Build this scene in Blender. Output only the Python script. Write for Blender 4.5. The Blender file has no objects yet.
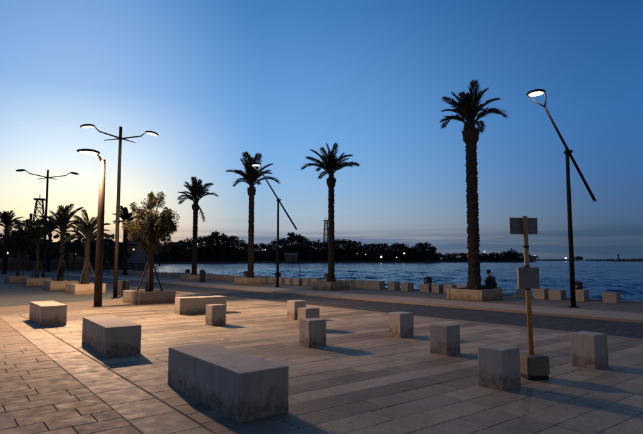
import bpy, math, random
import numpy as np
from mathutils import noise as mnoise
from mathutils import Vector, Matrix, Quaternion
R = math.radians
sc = bpy.context.scene
COL = sc.collection

# ------------------------------------------------------------------ camera
cam = bpy.data.cameras.new('camera')
cam_ob = bpy.data.objects.new('camera', cam)
COL.objects.link(cam_ob)
sc.camera = cam_ob
cam.sensor_width = 36.0
cam.lens = 36.0 * 510 / 643
cam.clip_start = 0.05
cam.clip_end = 40000
cam_ob.location = (0, 0, 1.55)
cam_ob.rotation_euler = (R(90 + 4.763), 0, 0)

# ------------------------------------------------------------------ exposure
sc.view_settings.view_transform = 'Standard'
sc.view_settings.look = 'None'
sc.view_settings.gamma = 1.0
sc.view_settings.exposure = 0.0
sc.view_settings.use_curve_mapping = False
sc.cycles.max_bounces = 6
sc.cycles.sample_clamp_indirect = 4.0

# ------------------------------------------------------------------ dusk sky
SUN_AZ = R(-26)                       # left of +Y, where the sun went down
w = bpy.data.worlds.new('World')
sc.world = w
w.use_nodes = True
nt = w.node_tree
N = nt.nodes
L = nt.links
bg = N['Background']


def nmath(op, a, b=None, c=None, clamp=False, tree=None):
    t = tree or nt
    n = t.nodes.new('ShaderNodeMath')
    n.operation = op
    n.use_clamp = clamp
    for i, v in enumerate((a, b, c)):
        if v is None:
            continue
        if isinstance(v, (int, float)):
            n.inputs[i].default_value = v
        else:
            t.links.new(v, n.inputs[i])
    return n.outputs[0]


def ramp(fac, stops, tree=None, interp='LINEAR'):
    t = tree or nt
    n = t.nodes.new('ShaderNodeValToRGB')
    cr = n.color_ramp
    cr.interpolation = interp
    while len(cr.elements) < len(stops):
        cr.elements.new(0.5)
    for e, (p, c) in zip(cr.elements, stops):
        e.position = p
        e.color = (*c, 1) if len(c) == 3 else c
    t.links.new(fac, n.inputs[0])
    return n.outputs[0]


def mixc(fac, a, b, tree=None, blend='MIX'):
    t = tree or nt
    n = t.nodes.new('ShaderNodeMix')
    n.data_type = 'RGBA'
    n.blend_type = blend
    for s, v in ((0, fac), (6, a), (7, b)):
        if isinstance(v, (int, float)):
            n.inputs[s].default_value = v
        elif isinstance(v, tuple):
            n.inputs[s].default_value = (*v, 1) if len(v) == 3 else v
        else:
            t.links.new(v, n.inputs[s])
    return n.outputs[2]


tc = N.new('ShaderNodeTexCoord')
sep = N.new('ShaderNodeSeparateXYZ')
L.new(tc.outputs['Generated'], sep.inputs[0])
sx, sy, sz = sep.outputs
hyp = nmath('SQRT', nmath('ADD', nmath('ADD', nmath('MULTIPLY', sx, sx), nmath('MULTIPLY', sy, sy)), 1e-6))
cosaz = nmath('DIVIDE', nmath('ADD', nmath('MULTIPLY', sx, math.sin(SUN_AZ)), nmath('MULTIPLY', sy, math.cos(SUN_AZ))), hyp)
azd = nmath('DIVIDE', nmath('ARCCOSINE', nmath('MINIMUM', nmath('MAXIMUM', cosaz, -1.0), 1.0)), math.pi)   # 0 at the sunset, 1 opposite
up = nmath('MAXIMUM', sz, 0.0)
sun_side = ramp(up, [(0, (1.0, .60, .29)), (.03, (1.12, .74, .40)), (.075, (1.25, 1.02, .64)), (.125, (1.15, 1.09, .86)),
                     (.19, (.76, .90, 1.02)), (.30, (.32, .53, .84)), (.454, (.165, .345, .69)), (.75, (.05, .13, .32)), (1, (.012, .045, .12))])
mid_side = ramp(up, [(0, (.43, .40, .40)), (.05, (.45, .47, .50)), (.09, (.36, .50, .63)), (.14, (.27, .48, .75)), (.19, (.21, .44, .78)),
                     (.26, (.155, .375, .755)), (.45, (.06, .215, .52)), (.75, (.022, .085, .24)), (1, (.012, .045, .12))])
away_side = ramp(up, [(0, (.045, .078, .130)), (.04, (.055, .098, .170)), (.077, (.062, .127, .250)), (.15, (.048, .145, .35)),
                      (.25, (.037, .15, .40)), (.454, (.016, .088, .285)), (.75, (.012, .056, .18)), (1, (.012, .045, .12))])


def sstep(x, a, b):
    n = N.new('ShaderNodeMapRange')
    n.interpolation_type = 'SMOOTHSTEP'
    L.new(x, n.inputs[0])
    n.inputs[1].default_value, n.inputs[2].default_value = a, b
    return n.outputs[0]


f1 = sstep(azd, 0.0, .112)
f2 = sstep(azd, .11, .335)
anti_side = ramp(up, [(0, (.085, .090, .115)), (.10, (.19, .175, .19)), (.25, (.17, .175, .22)), (.454, (.075, .11, .20)), (.75, (.020, .058, .15)), (1, (.012, .045, .12))])  # unseen sky behind the camera, brightened as added fill for the block fronts
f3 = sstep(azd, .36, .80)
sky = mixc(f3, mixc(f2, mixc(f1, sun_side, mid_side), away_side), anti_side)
# low streaks of stratus along the horizon, all the way round
az = nmath('ARCTAN2', sx, sy)
cv = N.new('ShaderNodeCombineXYZ')
L.new(nmath('MULTIPLY', az, 2.0), cv.inputs[0])
L.new(nmath('MULTIPLY', sz, 46.0), cv.inputs[1])
cn = N.new('ShaderNodeTexNoise')
cn.inputs['Scale'].default_value = 1.0
cn.inputs['Detail'].default_value = 3
cn.inputs['Roughness'].default_value = .55
L.new(cv.outputs[0], cn.inputs[0])
band = ramp(up, [(0, (.9, .9, .9)), (.03, (1, 1, 1)), (.047, (.8, .8, .8)), (.060, (.12, .12, .12)), (.085, (0, 0, 0)), (1, (0, 0, 0))])
streak = ramp(cn.outputs[0], [(.34, (0, 0, 0)), (.52, (1, 1, 1))])
cf = nmath('MULTIPLY', nmath('MULTIPLY', band, streak), .92)
cloudcol = mixc(f2, mixc(f1, (.52, .40, .30), (.115, .185, .30)), (.036, .078, .145))
sky = mixc(cf, sky, cloudcol)
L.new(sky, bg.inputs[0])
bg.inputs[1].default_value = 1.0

# the sun itself is at the horizon: only a trace of its light is left
sl = bpy.data.lights.new('sun', 'SUN')
sl.energy = 0.06
sl.angle = R(6)
sl.color = (1, .72, .5)
sun_ob = bpy.data.objects.new('sun', sl)
COL.objects.link(sun_ob)
_sd = Vector((math.sin(SUN_AZ), math.cos(SUN_AZ), math.tan(R(1.5))))
sun_ob.rotation_euler = (-_sd).to_track_quat('-Z', 'Y').to_euler()

# ================================================================== helpers
GA = R(37.5)                            # the plaza's paving grid
GU = Vector((math.cos(GA), math.sin(GA), 0))
GV = Vector((-math.sin(GA), math.cos(GA), 0))
QA = R(41.5)                            # road and quay
QN = Vector((math.cos(QA), math.sin(QA), 0))
QS = Vector((-math.sin(QA), math.cos(QA), 0))


def Q(n, s, z=0.0):
    p = QN * n + QS * s
    return Vector((p.x, p.y, z))


def G(u, v, z=0.0):
    p = GU * u + GV * v
    return Vector((p.x, p.y, z))


class MB:
    def __init__(self):
        self.v = []
        self.f = []

    def add(self, vs, fs):
        o = len(self.v)
        self.v += [tuple(p) for p in vs]
        self.f += [tuple(i + o for i in q) for q in fs]

    def box(self, c, s, rz=0.0, m=None):
        c = Vector(c)
        rot = m or Matrix.Rotation(rz, 3, 'Z')
        P = [c + rot @ Vector((x * s[0] / 2, y * s[1] / 2, z * s[2] / 2)) for z in (-1, 1) for x, y in ((-1, -1), (1, -1), (1, 1), (-1, 1))]
        self.add(P, [(3, 2, 1, 0), (4, 5, 6, 7), (0, 1, 5, 4), (1, 2, 6, 5), (2, 3, 7, 6), (3, 0, 4, 7)])
        return self

    def tube(self, pts, rad, n=8, cap=True):
        pts = [Vector(p) for p in pts]
        if isinstance(rad, (int, float)):
            rad = [rad] * len(pts)
        rings = []
        ref = None
        for i, p in enumerate(pts):
            a = pts[max(i - 1, 0)]
            b = pts[min(i + 1, len(pts) - 1)]
            t = (b - a).normalized()
            if ref is None:
                ref = Vector((1, 0, 0)) if abs(t.x) < .8 else Vector((0, 1, 0))
            x = (ref - t * ref.dot(t)).normalized()
            ref = x
            y = t.cross(x)
            rings.append([p + (x * math.cos(k * 2 * math.pi / n) + y * math.sin(k * 2 * math.pi / n)) * rad[i] for k in range(n)])
        vs = [q for r in rings for q in r]
        fs = []
        for i in range(len(rings) - 1):
            for k in range(n):
                a = i * n + k
                b = i * n + (k + 1) % n
                fs.append((a, b, b + n, a + n))
        if cap:
            fs.append(tuple(range(n - 1, -1, -1)))
            fs.append(tuple((len(rings) - 1) * n + k for k in range(n)))
        self.add(vs, fs)
        return self

    def lathe(self, prof, n=16, c=(0, 0, 0), m=None, sc2=(1, 1)):
        vs = []
        c = Vector(c)
        for r, z in prof:
            for k in range(n):
                p = Vector((r * math.cos(k * 2 * math.pi / n) * sc2[0], r * math.sin(k * 2 * math.pi / n) * sc2[1], z))
                vs.append(c + (m @ p if m else p))
        fs = []
        for i in range(len(prof) - 1):
            for k in range(n):
                a = i * n + k
                b = i * n + (k + 1) % n
                fs.append((a, b, b + n, a + n))
        fs.append(tuple(range(n - 1, -1, -1)))
        fs.append(tuple((len(prof) - 1) * n + k for k in range(n)))
        self.add(vs, fs)
        return self

    def mesh(self, name, mat=None, smooth=False):
        me = bpy.data.meshes.new(name)
        me.from_pydata(self.v, [], self.f)
        if mat:
            me.materials.append(mat)
        if smooth:
            for p in me.polygons:
                p.use_smooth = True
        me.update()
        return me

    def build(self, name, mat, parent=None, smooth=False):
        return obj(name, self.mesh(name, mat, smooth), parent)


def obj(name, me, parent=None, loc=None, rot=None):
    o = bpy.data.objects.new(name, me)
    COL.objects.link(o)
    if parent:
        o.parent = parent
    if loc is not None:
        o.location = loc
    if rot is not None:
        o.rotation_euler = rot
    return o


def tag(o, label=None, cat=None, group=None, kind=None):
    if label:
        o['label'] = label
    if cat:
        o['category'] = cat
    if group:
        o['group'] = group
    if kind:
        o['kind'] = kind
    return o


def thing(name, label, cat, loc=(0, 0, 0), rz=0, group=None):
    o = bpy.data.objects.new(name, None)
    o.empty_display_size = .2
    COL.objects.link(o)
    o.location = loc
    o.rotation_euler = (0, 0, rz)
    return tag(o, label, cat, group)


# ------------------------------------------------------------------ materials
def new_mat(name):
    m = bpy.data.materials.new(name)
    m.use_nodes = True
    t = m.node_tree
    return m, t, t.nodes['Principled BSDF']


def noise(t, scale, detail=4, rough=.55, vec=None, dim=None):
    n = t.nodes.new('ShaderNodeTexNoise')
    n.inputs['Scale'].default_value = scale
    n.inputs['Detail'].default_value = detail
    n.inputs['Roughness'].default_value = rough
    if vec is not None:
        t.links.new(vec, n.inputs['Vector'])
    return n.outputs[0]


def geo_pos(t):
    return t.nodes.new('ShaderNodeNewGeometry').outputs['Position']


def bump(t, h, strength, dist=.01, normal=None):
    b = t.nodes.new('ShaderNodeBump')
    b.inputs['Strength'].default_value = strength
    b.inputs['Distance'].default_value = dist
    t.links.new(h, b.inputs['Height'])
    if normal is not None:
        t.links.new(normal, b.inputs['Normal'])
    return b.outputs[0]


def stone(name, c, var=.25, rough=.8, rnd=None, grain=45, dirt=.35, dirt_scale=.9, bmp=.25, spec=.35):
    """weathered stone: blotches, grain and (rnd = 'obj' / 'island') a tone of its own for each piece"""
    m, t, b = new_mat(name)
    pos = geo_pos(t)
    lo = tuple(x * (1 - var) for x in c)
    hi = tuple(min(1, x * (1 + var)) for x in c)
    col = mixc(ramp(noise(t, dirt_scale, 6, .62, pos), [(.3, (0, 0, 0)), (.7, (1, 1, 1))], t), lo, hi, t)
    g = noise(t, grain, 5, .7, pos)
    col = mixc(.6, col, mixc(ramp(g, [(.3, (0, 0, 0)), (.7, (1, 1, 1))], t), tuple(x * .5 for x in c), tuple(min(1, x * 1.5) for x in c), t), t)
    if rnd == 'obj':
        r = t.nodes.new('ShaderNodeObjectInfo').outputs['Random']
    elif rnd == 'island':
        r = t.nodes.new('ShaderNodeNewGeometry').outputs['Random Per Island']
    if rnd:
        col = mixc(1.0, col, ramp(r, [(0, (.74, .73, .74)), (.5, (1, 1, 1)), (1, (1.16, 1.13, 1.08))], t), t, 'MULTIPLY')
    d = ramp(noise(t, 3.3, 7, .7, pos), [(.5, (0, 0, 0)), (.72, (1, 1, 1))], t)
    col = mixc(nmath('MULTIPLY', d, dirt, tree=t), col, tuple(x * .3 for x in c), t)
    if rnd:
        sp_ = ramp(noise(t, 17, 3, .5, pos), [(.66, (0, 0, 0)), (.72, (1, 1, 1))], t)
        col = mixc(nmath('MULTIPLY', sp_, .55, tree=t), col, tuple(x * .28 for x in c), t)
        vo = t.nodes.new('ShaderNodeTexVoronoi')
        vo.inputs['Scale'].default_value = 3.1
        t.links.new(pos, vo.inputs['Vector'])
        gm = ramp(vo.outputs['Distance'], [(.055, (1, 1, 1)), (.075, (0, 0, 0))], t)
        col = mixc(nmath('MULTIPLY', gm, .6, tree=t), col, tuple(x * .3 for x in c), t)
        big = ramp(noise(t, .55, 5, .7, pos), [(.42, (1, 1, 1)), (.66, (.66, .64, .62))], t)
        col = mixc(1.0, col, big, t, 'MULTIPLY')
    t.links.new(col, b.inputs['Base Color'])
    t.links.new(ramp(noise(t, 6, 4, .6, pos), [(.3, (rough - .16,) * 3), (.75, (min(1, rough + .1),) * 3)], t), b.inputs['Roughness'])
    b.inputs['Specular IOR Level'].default_value = spec
    h = nmath('ADD', nmath('MULTIPLY', g, .8, tree=t), nmath('MULTIPLY', noise(t, 14, 5, .6, pos), .35, tree=t), tree=t)
    t.links.new(bump(t, h, bmp, .012), b.inputs['Normal'])
    return m


def plain(name, c, rough=.5, metal=0.0, var=.15, scale=14, bmp=.06, spec=.5):
    m, t, b = new_mat(name)
    pos = t.nodes.new('ShaderNodeTexCoord').outputs['Object']
    n = noise(t, scale, 5, .6, pos)
    t.links.new(mixc(n, tuple(x * (1 - var) for x in c), tuple(min(1, x * (1 + var)) for x in c), t), b.inputs['Base Color'])
    t.links.new(ramp(n, [(.3, (max(0, rough - .08),) * 3), (.7, (min(1, rough + .1),) * 3)], t), b.inputs['Roughness'])
    b.inputs['Metallic'].default_value = metal
    b.inputs['Specular IOR Level'].default_value = spec
    t.links.new(bump(t, n, bmp, .01), b.inputs['Normal'])
    return m


def emit(name, c, s):
    m = bpy.data.materials.new(name)
    m.use_nodes = True
    t = m.node_tree
    t.nodes.clear()
    e = t.nodes.new('ShaderNodeEmission')
    e.inputs[0].default_value = (*c, 1)
    e.inputs[1].default_value = s
    o = t.nodes.new('ShaderNodeOutputMaterial')
    t.links.new(e.outputs[0], o.inputs[0])
    return m


def leaf_mat(name, c, trans=.25):
    m, t, b = new_mat(name)
    r = t.nodes.new('ShaderNodeNewGeometry').outputs['Random Per Island']
    t.links.new(mixc(r, tuple(x * .6 for x in c), tuple(x * 1.4 for x in c), t), b.inputs['Base Color'])
    b.inputs['Roughness'].default_value = .6
    b.inputs['Specular IOR Level'].default_value = .25
    b.inputs['Transmission Weight'].default_value = 0
    tr = t.nodes.new('ShaderNodeBsdfTranslucent')
    tr.inputs[0].default_value = (c[0] * 1.3, c[1] * 1.5, c[2], 1)
    mx = t.nodes.new('ShaderNodeMixShader')
    mx.inputs[0].default_value = trans
    t.links.new(b.outputs[0], mx.inputs[1])
    t.links.new(tr.outputs[0], mx.inputs[2])
    t.links.new(mx.outputs[0], t.nodes['Material Output'].inputs[0])
    return m


def block_mat(name, c):
    """cast stone of the seats: pale, water runs and a rusty brown soiled foot (object space, z up from the base)"""
    m, t, b = new_mat(name)
    pos = geo_pos(t)
    oc = t.nodes.new('ShaderNodeTexCoord').outputs['Object']
    s = t.nodes.new('ShaderNodeSeparateXYZ')
    t.links.new(oc, s.inputs[0])
    lo, hi = tuple(x * .78 for x in c), tuple(x * 1.18 for x in c)
    col = mixc(ramp(noise(t, 2.2, 6, .65, pos), [(.32, (0, 0, 0)), (.68, (1, 1, 1))], t), lo, hi, t)
    g = noise(t, 60, 5, .7, pos)
    col = mixc(.4, col, mixc(g, tuple(x * .6 for x in c), tuple(x * 1.35 for x in c), t), t)
    # splash stains: height limit wanders
    lim = nmath('MULTIPLY', noise(t, 3.0, 5, .6, pos), .47, tree=t)
    st = nmath('MULTIPLY', nmath('SUBTRACT', lim, s.outputs[2], tree=t), 7.0, clamp=True, tree=t)
    st = nmath('MULTIPLY', st, ramp(noise(t, 12, 5, .7, pos), [(.33, (.25, .25, .25)), (.62, (1, 1, 1))], t), tree=t)
    col = mixc(nmath('MULTIPLY', st, .82, tree=t), col, (.14, .082, .042), t)
    # dark water runs
    mp = t.nodes.new('ShaderNodeMapping')
    mp.inputs['Scale'].default_value = (7, 7, .9)
    t.links.new(pos, mp.inputs[0])
    rn = ramp(noise(t, 1.0, 5, .65, mp.outputs[0]), [(.52, (0, 0, 0)), (.74, (1, 1, 1))], t)
    col = mixc(nmath('MULTIPLY', rn, .42, tree=t), col, tuple(x * .35 for x in c), t)
    t.links.new(col, b.inputs['Base Color'])
    b.inputs['Roughness'].default_value = .82
    b.inputs['Specular IOR Level'].default_value = .3
    h = nmath('ADD', nmath('MULTIPLY', g, .4, tree=t), noise(t, 14, 6, .7, pos), tree=t)
    t.links.new(bump(t, h, .35, .012), b.inputs['Normal'])
    return m


M = {}
for k in ('obj', 'island'):
    M['slab_light', k] = stone('slab_light_' + k, (.375, .318, .222), .14, .74, k, dirt=.3)
    M['slab_dark', k] = stone('slab_dark_' + k, (.245, .204, .142), .16, .74, k, dirt=.3)
    M['slab_brown', k] = stone('slab_brown_' + k, (.30, .228, .150), .2, .8, k, dirt=.4, bmp=.28)
M['bed'] = stone('joint_sand', (.20, .165, .115), .3, .95)
M['block'] = block_mat('cast_stone', (.43, .385, .31))
M['quay_block'] = stone('quay_stone', (.27, .24, .20), .25, .85)
M['planter'] = block_mat('planter_stone', (.27, .23, .18))
M['kerb'] = stone('kerb_stone', (.22, .18, .135), .2, .8)
M['soil'] = stone('soil', (.05, .036, .024), .4, .95, grain=30, bmp=.8)
M['dark_metal'] = plain('dark_painted_metal', (.0045, .0042, .0042), .7, .0, .3, spec=.12)
M['brown_metal'] = plain('brown_painted_metal', (.028, .019, .013), .7, .0, .25, spec=.25)
M['bark'] = plain('palm_bark', (.011, .008, .006), .95, 0, .5, 18, .8)
M['bark2'] = plain('tree_bark', (.035, .026, .020), .9, 0, .5, 20, .8)
M['frond'] = leaf_mat('palm_leaf', (.012, .018, .010), .12)
M['leaf'] = leaf_mat('tree_leaf', (.042, .036, .017), .3)
M['leaf_dark'] = leaf_mat('dark_leaf', (.030, .040, .020), .15)
M['wood_far'] = leaf_mat('far_leaf', (.018, .024, .014), .05)
M['stake'] = plain('stake_wood', (.04, .027, .018), .8, 0, .4, 25, .3)
M['post_wood'] = plain('ochre_painted_post', (.50, .245, .07), .55, 0, .25, 20, .1)
M['sign_back'] = plain('bare_sign_sheet', (.20, .195, .185), .5, .1, .2, 9)
M['sign_box'] = plain('grey_sign_panel', (.24, .22, .19), .5, .2, .2, 9)
M['concrete'] = stone('ballast_concrete', (.21, .165, .12), .3, .85)
M['rubber'] = plain('black_rubber', (.012, .012, .013), .8)
M['bin_black'] = plain('black_bin', (.014, .014, .016), .5)
M['bin_grey'] = plain('grey_bin', (.10, .105, .11), .5)
M['wall_pale'] = stone('pale_render', (.17, .145, .12), .12, .9, dirt=.2)
M['wall_tan'] = stone('tan_render', (.30, .20, .13), .12, .9, dirt=.2)
M['wall_grey'] = stone('grey_render', (.13, .115, .10), .12, .9, dirt=.2)
M['roof_edge'] = plain('roof_edge', (.24, .22, .20), .7)
M['window'] = plain('window_glass', (.02, .022, .026), .12, 0, .1)
M['timber'] = plain('fence_timber', (.045, .032, .022), .85, 0, .4, 20, .3)
M['lattice'] = plain('lattice_steel', (.06, .045, .038), .6, .3)
M['cloth_dark'] = plain('dark_jacket', (.014, .014, .018), .9, 0, .3, 60, .3)
M['cloth_jeans'] = plain('dark_trousers', (.016, .019, .028), .9, 0, .3, 60, .3)
M['skin'] = plain('skin', (.36, .21, .15), .55, 0, .08)
M['hair'] = plain('hair', (.012, .009, .007), .6, 0, .3, 70, .5)
M['shoe'] = plain('shoe', (.02, .02, .02), .6)
M['lens_warm'] = emit('lamp_lens_warm', (1, .80, .50), 60)
M['lens_white'] = emit('lamp_lens_white', (1, .93, .80), 14)
M['lens_dim'] = emit('lamp_lens_cool', (1, .90, .74), 9)
M['far_warm'] = emit('far_lamp_warm', (1, .62, .30), 3.0)
M['far_white'] = emit('far_lamp_white', (1, .88, .70), 3.5)


def pavement_mat(name, c, bw, bh, rot, joint=.012, lo=.88, hi=1.1):
    m, t, b = new_mat(name)
    pos = geo_pos(t)
    mp = t.nodes.new('ShaderNodeMapping')
    mp.inputs['Rotation'].default_value = (0, 0, -rot)
    t.links.new(pos, mp.inputs[0])
    br = t.nodes.new('ShaderNodeTexBrick')
    br.inputs['Scale'].default_value = 1
    br.inputs['Brick Width'].default_value = bw
    br.inputs['Row Height'].default_value = bh
    br.inputs['Mortar Size'].default_value = joint
    br.inputs['Mortar Smooth'].default_value = .3
    br.inputs['Color1'].default_value = (*[x * lo for x in c], 1)
    br.inputs['Color2'].default_value = (*[x * hi for x in c], 1)
    br.inputs['Mortar'].default_value = (*[x * .42 for x in c], 1)
    t.links.new(mp.outputs[0], br.inputs[0])
    blot = ramp(noise(t, .7, 7, .65, pos), [(.3, (.72, .72, .72)), (.7, (1.15, 1.15, 1.15))], t)
    col = mixc(1.0, br.outputs[0], blot, t, 'MULTIPLY')
    g = noise(t, 50, 5, .7, pos)
    col = mixc(.35, col, mixc(g, tuple(x * .5 for x in c), tuple(x * 1.5 for x in c), t), t)
    t.links.new(col, b.inputs['Base Color'])
    b.inputs['Roughness'].default_value = .82
    b.inputs['Specular IOR Level'].default_value = .3
    h = nmath('SUBTRACT', nmath('MULTIPLY', g, .3, tree=t), br.outputs['Fac'], tree=t)
    t.links.new(bump(t, h, .5, .008), b.inputs['Normal'])
    return m


M['asphalt'] = pavement_mat('road_setts', (.044, .042, .041), .24, .12, QA, .010, .5, 1.7)
M['pave_grey'] = pavement_mat('grey_paving', (.085, .096, .088), 1.2, .6, QA)
M['pave_prom'] = pavement_mat('promenade_paving', (.34, .28, .21), .9, .45, QA)
M['pave_quay'] = pavement_mat('quay_paving', (.17, .145, .115), .7, .5, QA)


def sea_mat():
    m, t, b = new_mat('sea_water')
    pos = geo_pos(t)
    b.inputs['Base Color'].default_value = (.008, .020, .038, 1)
    b.inputs['Roughness'].default_value = .12
    b.inputs['IOR'].default_value = 1.33
    b.inputs['Specular IOR Level'].default_value = .32
    mp = t.nodes.new('ShaderNodeMapping')
    mp.inputs['Rotation'].default_value = (0, 0, R(20))
    mp.inputs['Scale'].default_value = (.55, 1.0, 1)
    t.links.new(pos, mp.inputs[0])
    a = noise(t, .42, 3, .5, mp.outputs[0])
    c = noise(t, 1.7, 3, .5, mp.outputs[0])
    e = noise(t, .035, 3, .5, mp.outputs[0])
    h = nmath('ADD', a, nmath('MULTIPLY', c, .16, tree=t), tree=t)
    h = nmath('MULTIPLY', h, nmath('ADD', .45, e, tree=t), tree=t)
    t.links.new(bump(t, h, 1.0, .7), b.inputs['Normal'])
    return m


M['sea'] = sea_mat()

# ================================================================== the setting
WZ = -1.15


def sheet(name, pts, z, mat, thick=None):
    b = MB()
    n = len(pts)
    b.add([(p[0], p[1], z) for p in pts], [tuple(range(n))])
    if thick:
        b.add([(p[0], p[1], z) for p in pts] + [(p[0], p[1], z - thick) for p in pts],
              [((i + 1) % n, i, i + n, (i + 1) % n + n) for i in range(n)])
    return tag(b.build(name, mat), kind='structure')


def sea():
    rs = np.random.RandomState(3)
    def ticks(a, fine_to, b, st, mx):
        t_ = [a]
        while t_[-1] < b:
            t_.append(t_[-1] + st)
            if t_[-1] > fine_to:
                st = min(mx, st * 1.03)
        return np.array(t_)
    n0, s0 = 20.8, -40.0
    ns = ticks(n0, 62, 520, .42, 1.7)
    ss = ticks(s0, 85, 450, .46, 1.7)
    n1, s1 = float(ns[-1]), float(ss[-1])
    NN, SS = np.meshgrid(ns, ss)
    cell = np.maximum(*np.meshgrid(np.gradient(ns), np.gradient(ss)))
    H = np.zeros_like(NN)
    X = NN * QN.x + SS * QS.x
    Y = NN * QN.y + SS * QS.y
    gust = .8 + .25 * np.sin(X * .041 + 1.3 * np.sin(Y * .023)) + .2 * np.sin(Y * .06 + X * .017)
    for i in range(44):
        wl = rs.uniform(1.0, 3.4) if i < 28 else rs.uniform(4.0, 10.0)
        a = R(-70) + rs.normal(0, .6)          # the chop comes in from the open water
        k = 2 * math.pi / wl
        ph = k * (X * math.cos(a) + Y * math.sin(a)) + rs.uniform(0, 6.28)
        amp = np.clip((wl / cell - 2.0) / 1.0, 0, 1)
        H += (.0066 if i < 28 else .0044) * wl * amp * (np.sin(ph) + .35 * np.cos(2 * ph))
    H *= gust
    edge = np.minimum(np.minimum(n1 - NN, SS - s0), s1 - SS) / 25
    H *= np.clip(edge, 0, 1)
    co = np.stack([X, Y, H + WZ], -1).reshape(-1, 3)
    w_, h_ = len(ns), len(ss)
    idx = np.arange(w_ * h_).reshape(h_, w_)
    F = np.stack([idx[:-1, :-1], idx[:-1, 1:], idx[1:, 1:], idx[1:, :-1]], -1).reshape(-1, 4)
    # flat water all round it, out to the horizon
    m = len(co)
    a0, b0, c0, d0 = Q(n0, s0), Q(n1, s0), Q(n1, s1), Q(n0, s1)
    B = 22000
    O_ = [Q(-3000, -B), Q(B, -B), Q(B, B), Q(-3000, B)]
    ext = [(p.x, p.y, WZ) for p in (a0, b0, c0, d0, *O_)]
    co = np.vstack([co, np.array(ext)])
    fl = F.tolist() + [[m + 4, m + 5, m + 1, m], [m + 5, m + 6, m + 2, m + 1], [m + 6, m + 7, m + 3, m + 2], [m + 7, m + 4, m, m + 3]]
    me = bpy.data.meshes.new('sea')
    me.from_pydata(co.tolist(), [], fl)
    me.materials.append(M['sea'])
    me.polygons.foreach_set('use_smooth', [True] * len(fl))
    return tag(obj('sea', me), kind='structure')


sea()
land = [Q(20.75, -70), Q(20.75, 58), (-27, 72), (-50, 150), (-95, 290), (-60, 352), (0, 380), (70, 398), (112, 425),
        (110, 620), (-500, 700), (-700, 100), (-200, -120)]
land = [(p[0], p[1]) for p in land]
sheet('ground', land, -.034, M['pave_grey'], 2.0)


def strip(name, n0, n1, s0, s1, z, mat, thick=.3):
    return sheet(name, [Q(n0, s0)[:2], Q(n1, s0)[:2], Q(n1, s1)[:2], Q(n0, s1)[:2]], z, mat, thick)


strip('road', 11.42, 14.5, -60, 60, -.03, M['asphalt'], .002)
strip('kerb', 11.12, 11.42, -60, 60, .004, M['kerb'])
strip('pavement', 14.62, 16.45, -60, 60, .030, M['pave_prom'])
strip('kerb', 14.5, 14.62, -60, 60, .034, M['kerb'])
strip('promenade', 16.45, 20.3, -60, 58, .026, M['pave_quay'])
strip('quay_edge', 20.3, 20.9, -60, 58, .06, M['kerb'], 1.6)

# ---- the plaza: every slab is a piece
plaza = sheet('plaza', [Q(11.11, -14)[:2], Q(11.11, 22)[:2], G(-6, 17)[:2], G(-6, -3)[:2], G(8, -6)[:2]][::-1], -.010, M['bed'])
rng = random.Random(5)


def clip(poly, nvec, lim):
    out = []
    for i in range(len(poly)):
        a, b = poly[i], poly[(i + 1) % len(poly)]
        da, db = a.dot(nvec) - lim, b.dot(nvec) - lim
        if da <= 0:
            out.append(a)
        if (da < 0 < db) or (db < 0 < da):
            out.append(a.lerp(b, da / (da - db)))
    return out


slabs = []      # (kind, u0, u1, v0, v1)


def row(kind, u0, u1, v0, v1, lens, first=0):
    u = u0 - rng.random() * lens[0]
    while u < u1:
        ln = rng.choice(lens)
        if u1 - (u + ln) < .15:
            ln = u1 - u
        a, b = max(u, u0), min(u + ln, u1)
        if b - a > .02:
            slabs.append((kind, a, b, v0, v1))
        u += ln


k = -12
while 3.96 + k * .345 < 16.9:
    v0 = 3.96 + k * .345
    kd = 'slab_dark' if k % 10 in (0, 1, 3) else 'slab_light'
    row(kd, 2.12, 15.5, v0, min(v0 + .345, 16.95), [.55, .7, .9, 1.1])
    k += 1
v = .2
while v < 16.9:
    row('slab_brown', -5.5, 1.60, v, v + .3, [.42, .55, .7, .85])
    v += .3
v = -.4
while v < 16.9:
    slabs.append(('slab_light', 1.60, 2.10, v, v + .62))
    v += .62
clipped = []
for kd, a, b, c, d in slabs:
    g = .003
    P = [G(a + g, c + g), G(b - g, c + g), G(b - g, d - g), G(a + g, d - g)]
    full = all(p.dot(QN) < 11.1 for p in P)
    if not full:
        P = clip(P, QN, 11.1)
        if len(P) < 3:
            continue
    ctr = sum(P, Vector()) / len(P)
    if ctr.y > -1 and not (ctr.y < 2.0 and abs(ctr.x) > 6):
        dist = ctr.y
        vis = ctr.y > 3.6 and abs(ctr.x) < ctr.y * .66 + .3
        area = (b - a) * (d - c) / max(dist, .5) ** 3 if vis and full else -1
        clipped.append((area, kd, a, b, c, d, P))
clipped.sort(key=lambda q: -q[0])
cache = {}
field = {}


def prism(mb, P, z0, z1, ch=.006):
    c = sum(P, Vector()) / len(P)
    n = len(P)
    vs = [Vector((p.x, p.y, z0)) for p in P] + [Vector((p.x, p.y, z1 - ch)) for p in P]
    vs += [Vector((p.x, p.y, z1)) + (c - p).normalized() * ch * 1.3 for p in P]
    fs = [tuple(2 * n + i for i in range(n))]
    for lv in (0, 1):
        for i in range(n):
            j = (i + 1) % n
            fs.append((lv * n + i, lv * n + j, (lv + 1) * n + j, (lv + 1) * n + i))
    mb.add(vs, fs)


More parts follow.
